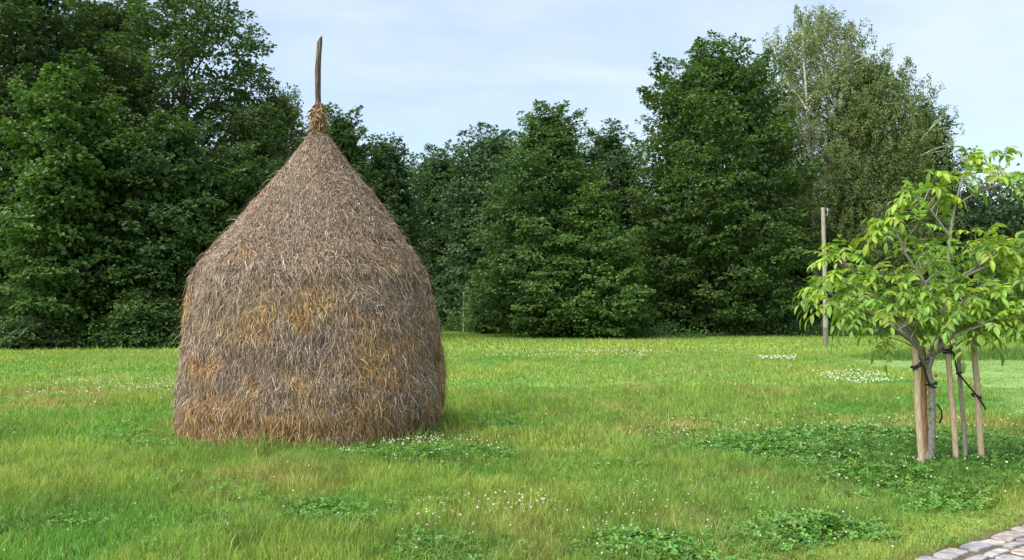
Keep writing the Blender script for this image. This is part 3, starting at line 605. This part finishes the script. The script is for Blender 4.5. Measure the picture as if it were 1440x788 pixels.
# the pole through the stack
mb = MB()
pz = np.array([-0.2, 2.0, 4.0, 4.25, 4.6, 4.95, 5.17, 5.34, 5.40, 5.43]); pxx = np.array([0.0, .03, .06, .062, .052, .046, .058, .070, .088, .100])
mb.tube(np.stack([pxx, 0 * pz, pz], -1), np.array([.06, .055, .046, .045, .038, .042, .036, .036, .018, .004]), 10, cap=True)
mb.build('pole', M_POLE, hs, smooth=True)
# twisted hay tied round the pole at the peak
hb = MB()
rh2 = np.random.default_rng(8); n = 1500
ph0 = rh2.uniform(0, 6.28, n); z0 = rh2.uniform(4.02, 4.50, n)
k = np.arange(5)
turn = rh2.normal(0, 0.5, n)[:, None] * k * 0.5; up = rh2.uniform(-0.055, -0.015, n)[:, None] * k
rr = np.interp(z0, [4.0, 4.08, 4.14, 4.24, 4.36, 4.44, 4.52], [0.14, 0.095, 0.062, 0.064, 0.076, 0.060, 0.045])[:, None] * rh2.uniform(0.6, 1.12, (n, 5)) + rh2.random((n, 1)) ** 6 * 0.035 * k
P = np.stack([0.06 + rr * np.cos(ph0[:, None] + turn), rr * np.sin(ph0[:, None] + turn), z0[:, None] + up], -1)
cc = np.array([[0.21, 0.135, 0.075]]) * np.exp(rh2.normal(0, .4, (n, 1)))
s = np.array([0, 0, 0.0045]) + rh2.normal(0, 0.003, (n, 1, 3))
v = np.stack([P - s, P + s], 2).reshape(n, 10, 3); i = np.arange(n)[:, None] * 10
hb.add(v.reshape(-1, 3), np.vstack([i + np.array([[2 * a, 2 * a + 1, 2 * a + 3, 2 * a + 2]]) for a in range(4)]), col=np.repeat(np.clip(cc, .03, .6), 10, 0))
hb.tube([(0.06, 0, 4.0), (0.06, 0, 4.12), (0.06, 0, 4.28), (0.06, 0, 4.40), (0.06, 0, 4.46)], [0.09, 0.055, 0.055, 0.06, 0.04], 10, col=(0.10, 0.07, 0.045))
for zt in (4.13, 4.27, 4.38):
    a = np.linspace(0, 6.6, 24); hb.tube(np.stack([0.06 + 0.070 * np.cos(a), 0.070 * np.sin(a), zt + 0.02 * np.sin(a * 2 + zt * 9) + a * .003], -1), 0.014, 6, col=(0.26, 0.17, 0.09))
tag(hb.build('hay_twist', M_STRAW, hs))

# ------------------------------------------------------------------ posts
mp_ = empty('utility_pole', (15.02, 42.57, 0), 'tall pale grey pole standing alone before the dark trees left of the sapling', 'pole')
mb = MB(); mb.tube([(0, 0, 0.9), (0.0, 0, 3.0), (-0.05, 0, 6.62), (-0.05, 0, 6.66)], [.112, .102, .088, .07], 8, cap=True); mb.build('shaft', M_MAST, mp_)
mb = MB(); mb.tube([(0, 0, -0.3), (0, 0, 0.25), (0, 0, 0.9)], [.135, .130, .120], 8, cap=True); mb.build('foot', bumpy('mast_foot', (0.10, 0.085, 0.06), (0.22, 0.19, 0.14), (6, 6, 2)), mp_)
mb = MB(); mb.tube([(-0.02, 0, 6.30), (0.17, 0, 6.30), (0.17, 0, 6.50)], [.022, .022, .02], 6, cap=True); mb.tube([(0.17, 0, 6.47), (0.17, 0, 6.52), (0.17, 0, 6.58), (0.17, 0, 6.62)], [.03, .05, .045, .02], 8, cap=True); mb.build('insulator', M_METAL, mp_)
tp_ = empty('post', (-3.89, 71.4, 0), 'short thin grey post at the wood edge right of the haystack', 'post')
mb = MB(); mb.tube([(0, 0, -0.2), (0, 0, 1.5), (0.02, 0, 3.18)], [.085, .075, .065], 8, cap=True); mb.build('shaft', M_MASTWOOD, tp_)
mb = MB(); mb.tube([(0.02, 0, 3.18), (0.02, 0, 3.22), (0.02, 0, 3.27)], [.085, .085, .02], 8, cap=True); mb.build('cap', M_MAST, tp_)

# ------------------------------------------------------------------ sapling with stakes and ties
SX, SY = 4.33, 9.22
sp_ = empty('walnut_sapling', (SX, SY, 0), 'young walnut tree with bright yellow-green leaves, held between wooden stakes', 'sapling')
mb = MB(); rn = np.random.default_rng(31)
def limb(pts, r0, r1, n=9):
    pts = np.array(pts, float); s = np.linspace(0, len(pts) - 1, n); k = np.arange(len(pts))
    # smooth interpolation through the points
    f = np.stack([np.interp(s, k, pts[:, q]) for q in range(3)], -1); f[1:-1] = 0.5 * f[1:-1] + 0.25 * (f[:-2] + f[2:])
    mb.tube(f, np.linspace(r0, r1, n), 8); return f
tips = []
T0 = limb([(-.04, 0, -.05), (-.01, 0, .05), (.01, 0, .4), (.02, 0, .85), (-.02, .02, 1.02)], .037, .031, 12)
mb.tube([(-.06, 0, -.04), (-.045, 0, .03), (-.01, 0, .16)], [.064, .053, .039], 10)
fork = (-.02, .02, 1.0)
LIMBS = [  # points (x, y, z) from the fork, metres, with radii
 ([fork, (-.10, .0, 1.20), (-.22, -.05, 1.45), (-.55, -.10, 1.72), (-.95, -.12, 1.92)], .026, .008),
 ([fork, (-.08, .1, 1.25), (-.30, .2, 1.6), (-.62, .30, 1.98), (-.80, .3, 2.2)], .024, .008),
 ([fork, (.05, .0, 1.22), (.16, .03, 1.5), (.22, .05, 1.9), (.25, .05, 2.4), (.34, .05, 2.85), (.48, .05, 3.22)], .034, .007),
 ([(.0, .0, 1.12), (.15, -.05, 1.32), (.40, -.15, 1.55), (.75, -.2, 1.85), (1.10, -.25, 2.1)], .026, .008),
 ([(.05, .0, 1.22), (.3, .1, 1.45), (.62, .3, 1.8), (.95, .4, 2.05), (1.15, .4, 2.2)], .022, .007),
 ([(.16, .03, 1.5), (-.05, -.1, 1.85), (-.30, -.15, 2.2), (-.42, -.15, 2.5)], .020, .007),
 ([(.22, .05, 1.9), (.42, -.1, 2.05), (.62, -.15, 2.2)], .018, .007),
 ([(.16, .03, 1.5), (.15, .35, 1.8), (.2, .62, 2.1)], .018, .007),
 ([(.0, .0, 1.2), (.05, -.3, 1.5), (.1, -.55, 1.75)], .018, .007),
 ([fork, (-.25, -.2, 1.3), (-.6, -.4, 1.5), (-.85, -.5, 1.62)], .018, .007),
 ([(.25, .05, 2.4), (.05, .0, 2.65), (-.05, .05, 2.8)], .014, .006),
 ([(.15, .0, 1.32), (.5, -.35, 1.5), (.9, -.5, 1.66)], .018, .007),
 ([(-.08, .1, 1.25), (-.5, .35, 1.65), (-1.0, .4, 1.85)], .018, .007),
 ([(.1, .0, 1.28), (.55, .25, 1.55), (1.15, .3, 1.75), (1.5, .3, 1.95)], .020, .007),
 ([(.22, .05, 1.9), (.7, .1, 2.1), (1.2, .05, 2.32)], .018, .007),
 ([fork, (-.25, -.1, 1.35), (-.6, -.25, 1.58), (-1.1, -.3, 1.70)], .018, .007),
 ([(.0, .0, 1.15), (.1, -.35, 1.38), (.25, -.7, 1.5)], .016, .006),
 ([(.0, .0, 1.15), (.5, -.1, 1.42), (1.2, -.15, 1.55)], .018, .006),
 ([(.36, .05, 2.75), (.5, -.05, 2.85), (.68, -.08, 2.9)], .010, .005),
]
for pts, r0, r1 in LIMBS:
    f = limb(pts, r0, r1, 14)
    tips.append((f[-1], unit(f[-1] - f[-3]), 1.0))
    for q in ((4, 5, 6, 11, 12) if pts[-1][2] > 3 else (5, 6, 7, 8, 9, 10, 11, 12)):
        d = unit(f[min(q + 1, 13)] - f[q - 1]); a = rn.normal(0, 1, 3); a[2] = abs(a[2]) * 0.35; d2 = unit(d * 0.5 + unit(a) * 0.9)
        e = f[q] + d2 * rn.uniform(.10, .30) + np.array([0, 0, .02])
        if e[2] < 1.40: continue
        mb.tube(curve(f[q], e, .02, 5), np.linspace(.007, .0035, 5), 5); tips.append((e, d2, 0.85))
# the little low twig hanging left of the stakes
f = limb([(-.10, .0, 1.20), (-.28, -.05, 1.30), (-.42, -.06, 1.34)], .009, .004); tips.append((f[-1], np.array([-.8, 0, -.5]), .5))
# knots on the stem
for q in ((-.03, -.04, .62), (.05, -.04, .95)): mb.tube([(q[0], q[1] + .02, q[2]), (q[0], q[1] - .012, q[2])], [.018, .006], 7, cap=True)
mb.build('trunk', M_WALBARK, sp_, smooth=True)
lb = MB()
def leaflets(pos, ax, nrm, ln, wd, col):
    """an elliptic leaflet, folded along its midrib and arched: 2 x 4 quads"""
    n = len(pos); ax = unit(ax); nrm = unit(nrm - ax * (nrm * ax).sum(-1, keepdims=True)); s = np.cross(ax, nrm)
    u = np.array([0, .22, .5, .78, 1.0]); wp = np.array([.08, .75, 1.0, .62, .02]); dr = -np.array([0, .01, .06, .16, .30])
    mid = pos[:, None] + ax[:, None] * (u * ln[:, None])[..., None] + nrm[:, None] * (dr * ln[:, None])[..., None]
    off = s[:, None] * (wp * wd[:, None])[..., None] + nrm[:, None] * (0.28 * wp * wd[:, None])[..., None]
    off2 = -s[:, None] * (wp * wd[:, None])[..., None] + nrm[:, None] * (0.28 * wp * wd[:, None])[..., None]
    v = np.stack([mid + off, mid, mid + off2], 2)          # n,5,3,3
    q = []
    for a in range(4):
        for b in range(2): q.append((a * 3 + b, a * 3 + b + 1, a * 3 + b + 4, a * 3 + b + 3))
    lb.add(v.reshape(-1, 3), (np.arange(n)[:, None, None] * 15 + np.array(q)[None]).reshape(-1, 4), col=np.repeat(col, 15, 0))
PO, AX, NR, LN, WD, CO = [], [], [], [], [], []
for (tp, td, sc) in tips:
    nlv = rn.integers(4, 7) if tp[2] < 2.15 else rn.integers(3, 6); a0 = rn.uniform(0, 6.28); hgt = np.clip((tp[2] - 1.3) / 2, 0, 1)
    for q in range(nlv):
        a = a0 + q * 2.4; e1 = unit(np.cross(td, [0.2, 0.1, 1.0])); e2 = np.cross(e1, td)
        d = unit(td * rn.uniform(.5, 1.1) + (e1 * math.cos(a) + e2 * math.sin(a)) * rn.uniform(.6, 1.0) + np.array([0, 0, .30 + .30 * (hgt > .8)]))
        Lr = rn.uniform(.20, .34) * (0.75 + .25 * sc); npair = rn.integers(3, 5)
        s_ = np.linspace(0, 1, 7)[:, None]; rach = tp + d * Lr * s_ + np.array([0, 0, -1.0]) * (.16 * Lr / .3) * s_ ** 2 * rn.uniform(.5, 1.5)
        lb.tube(rach, np.linspace(.0028, .0014, 7), 4, col=(.16, .22, .05))
        tangent = lambda u: unit(np.array([np.interp(min(u + .1, 1), s_[:, 0], rach[:, k]) - np.interp(max(u - .1, 0), s_[:, 0], rach[:, k]) for k in range(3)]))
        young = rn.random() < (.30 + .3 * hgt)
        base = np.array([0.300, 0.415, 0.044]) if young else np.array([0.185, 0.335, 0.044])
        base = base * rn.uniform(.75, 1.2)
        for pi in range(npair + 1):
            u = .30 + .70 * pi / npair; pt = np.array([np.interp(u, s_[:, 0], rach[:, k]) for k in range(3)]); tg = tangent(u)
            side = unit(np.cross(tg, [0, 0, 1.0])); upv = np.cross(side, tg)
            for sg in ((-1, 1) if pi < npair else (0,)):
                ax_ = unit(tg * (.55 if sg else 1) + side * sg * .9 + np.array([0, 0, -.30]) + rn.normal(0, .12, 3))
                PO.append(pt); AX.append(ax_); NR.append(upv + rn.normal(0, .25, 3)); l_ = rn.uniform(.060, .112) * (.8 + .35 * u) * (1.1 if not sg else 1) * (.8 + .2 * sc)
                LN.append(l_); WD.append(l_ * rn.uniform(.165, .215)); CO.append(base * rn.uniform(.70, 1.2) * (np.array([1.25, .95, .9]) if rn.random() < .06 else 1))
leaflets(np.array(PO), np.array(AX), np.array(NR), np.array(LN), np.array(WD), np.array(CO))
lb.build('crown', M_WALNUT, sp_)

def near(x, y): return x - 0.23, y - 0.53
def stake(bx, by, tx, ty, h, r, mat, label, seed):
    (bx, by), (tx, ty) = near(bx, by), near(tx, ty); r *= 0.82
    o = empty('stake', (bx, by, 0), label, 'stake', 'stakes round the walnut sapling')
    rg = np.random.default_rng(seed); z = np.array([-.1, .0, .3, .6, .9, h - .03, h - .008, h]); u = np.clip(z / h, 0, 1)
    p = np.stack([(tx - bx) * u + rg.normal(0, .003, 8), (ty - by) * u + rg.normal(0, .003, 8), z], -1)
    mb = MB(); mb.tube(p, r * np.array([1.0, 1.0, 1.0, .98, .97, .96, .88, .5]), 12, cap=True)
    mb.build('post', mat, o, smooth=True)
    return o
stake(4.40, 9.62, 4.345, 9.62, 1.26, .040, M_STAKE, 'thick pale brown stake standing outermost, left of the sapling stem', 1)
stake(4.60, 9.95, 4.575, 9.95, 1.25, .038, M_STAKE_R, 'reddish brown stake partly hidden behind the sapling stem', 2)
stake(4.80, 9.70, 4.72, 9.70, 1.25, .035, M_STAKE, 'pale stake right of the sapling stem, strap wound round its top', 3)
stake(4.98, 9.88, 4.93, 9.90, 1.30, .027, M_STAKE_G, 'thinnest stake, greyish, between two pale brown stakes', 4)
stake(5.10, 9.78, 5.02, 9.76, 1.30, .038, M_STAKE, 'light brown stake farthest from the sapling stem, strap end at mid height', 5)
def strap(pts, label, seed, r=.0095, loops=()):
    pts = [(*near(a, b), c) for a, b, c in pts]; loops = [(*near(l[0], l[1]), l[2], l[3] * .92, l[4]) for l in loops]
    o = empty('tree_tie', pts[0], label, 'tree tie', 'dark straps tying the sapling'); p = np.array(pts, float) - np.array(pts[0])
    mb = MB(); k = np.arange(len(p)); s = np.linspace(0, len(p) - 1, len(p) * 5)
    f = np.stack([np.interp(s, k, p[:, q]) for q in range(3)], -1); f[1:-1] = .5 * f[1:-1] + .25 * (f[:-2] + f[2:])
    mb.tube(f, r, 7, cap=True); mb.build('band', M_RUBBER, o, smooth=True)
    if loops:
        for (cx, cy, cz, rad, tilt) in loops:
            lp = MB()
            a = np.linspace(0, 6.5, 22); q = np.array([cx, cy, cz]) - np.array(pts[0])
            lp.tube(np.stack([q[0] + rad * np.cos(a), q[1] + rad * np.sin(a), q[2] + tilt * np.cos(a) + .004 * a], -1), r * .95, 6, cap=True)
            lp.build('loop', M_RUBBER, o, smooth=True)
strap([(4.31, 9.60, 1.02), (4.36, 9.565, 1.05), (4.42, 9.60, 1.07), (4.48, 9.66, .95), (4.53, 9.70, .85), (4.60, 9.70, .83)], 'dark strap from the leftmost stake down to the sapling stem', 1, loops=[(4.355, 9.62, 1.05, .052, .02), (4.57, 9.75, .85, .056, .01)])
strap([(4.68, 9.67, 1.22), (4.76, 9.655, 1.20), (4.80, 9.70, 1.08), (4.88, 9.82, .96), (4.93, 9.83, .92), (5.0, 9.73, .78), (5.07, 9.715, .68), (5.12, 9.735, .60)], 'long dark strap slanting across the three stakes on the right', 2, loops=[(4.722, 9.70, 1.21, .047, .01), (4.722, 9.70, 1.17, .047, -.008), (4.945, 9.89, .96, .042, .015), (5.045, 9.765, .72, .05, -.03)])
strap([(4.60, 9.70, .66), (4.645, 9.70, .60), (4.66, 9.72, .52), (4.64, 9.74, .46)], 'short dark strap end hanging low on the sapling stem', 3)
strap([(4.36, 9.66, 1.05), (4.50, 9.72, 1.10), (4.62, 9.80, 1.20), (4.72, 9.75, 1.24)], 'dark strap rising from the leftmost stake to the stake beside it', 4, r=.008)
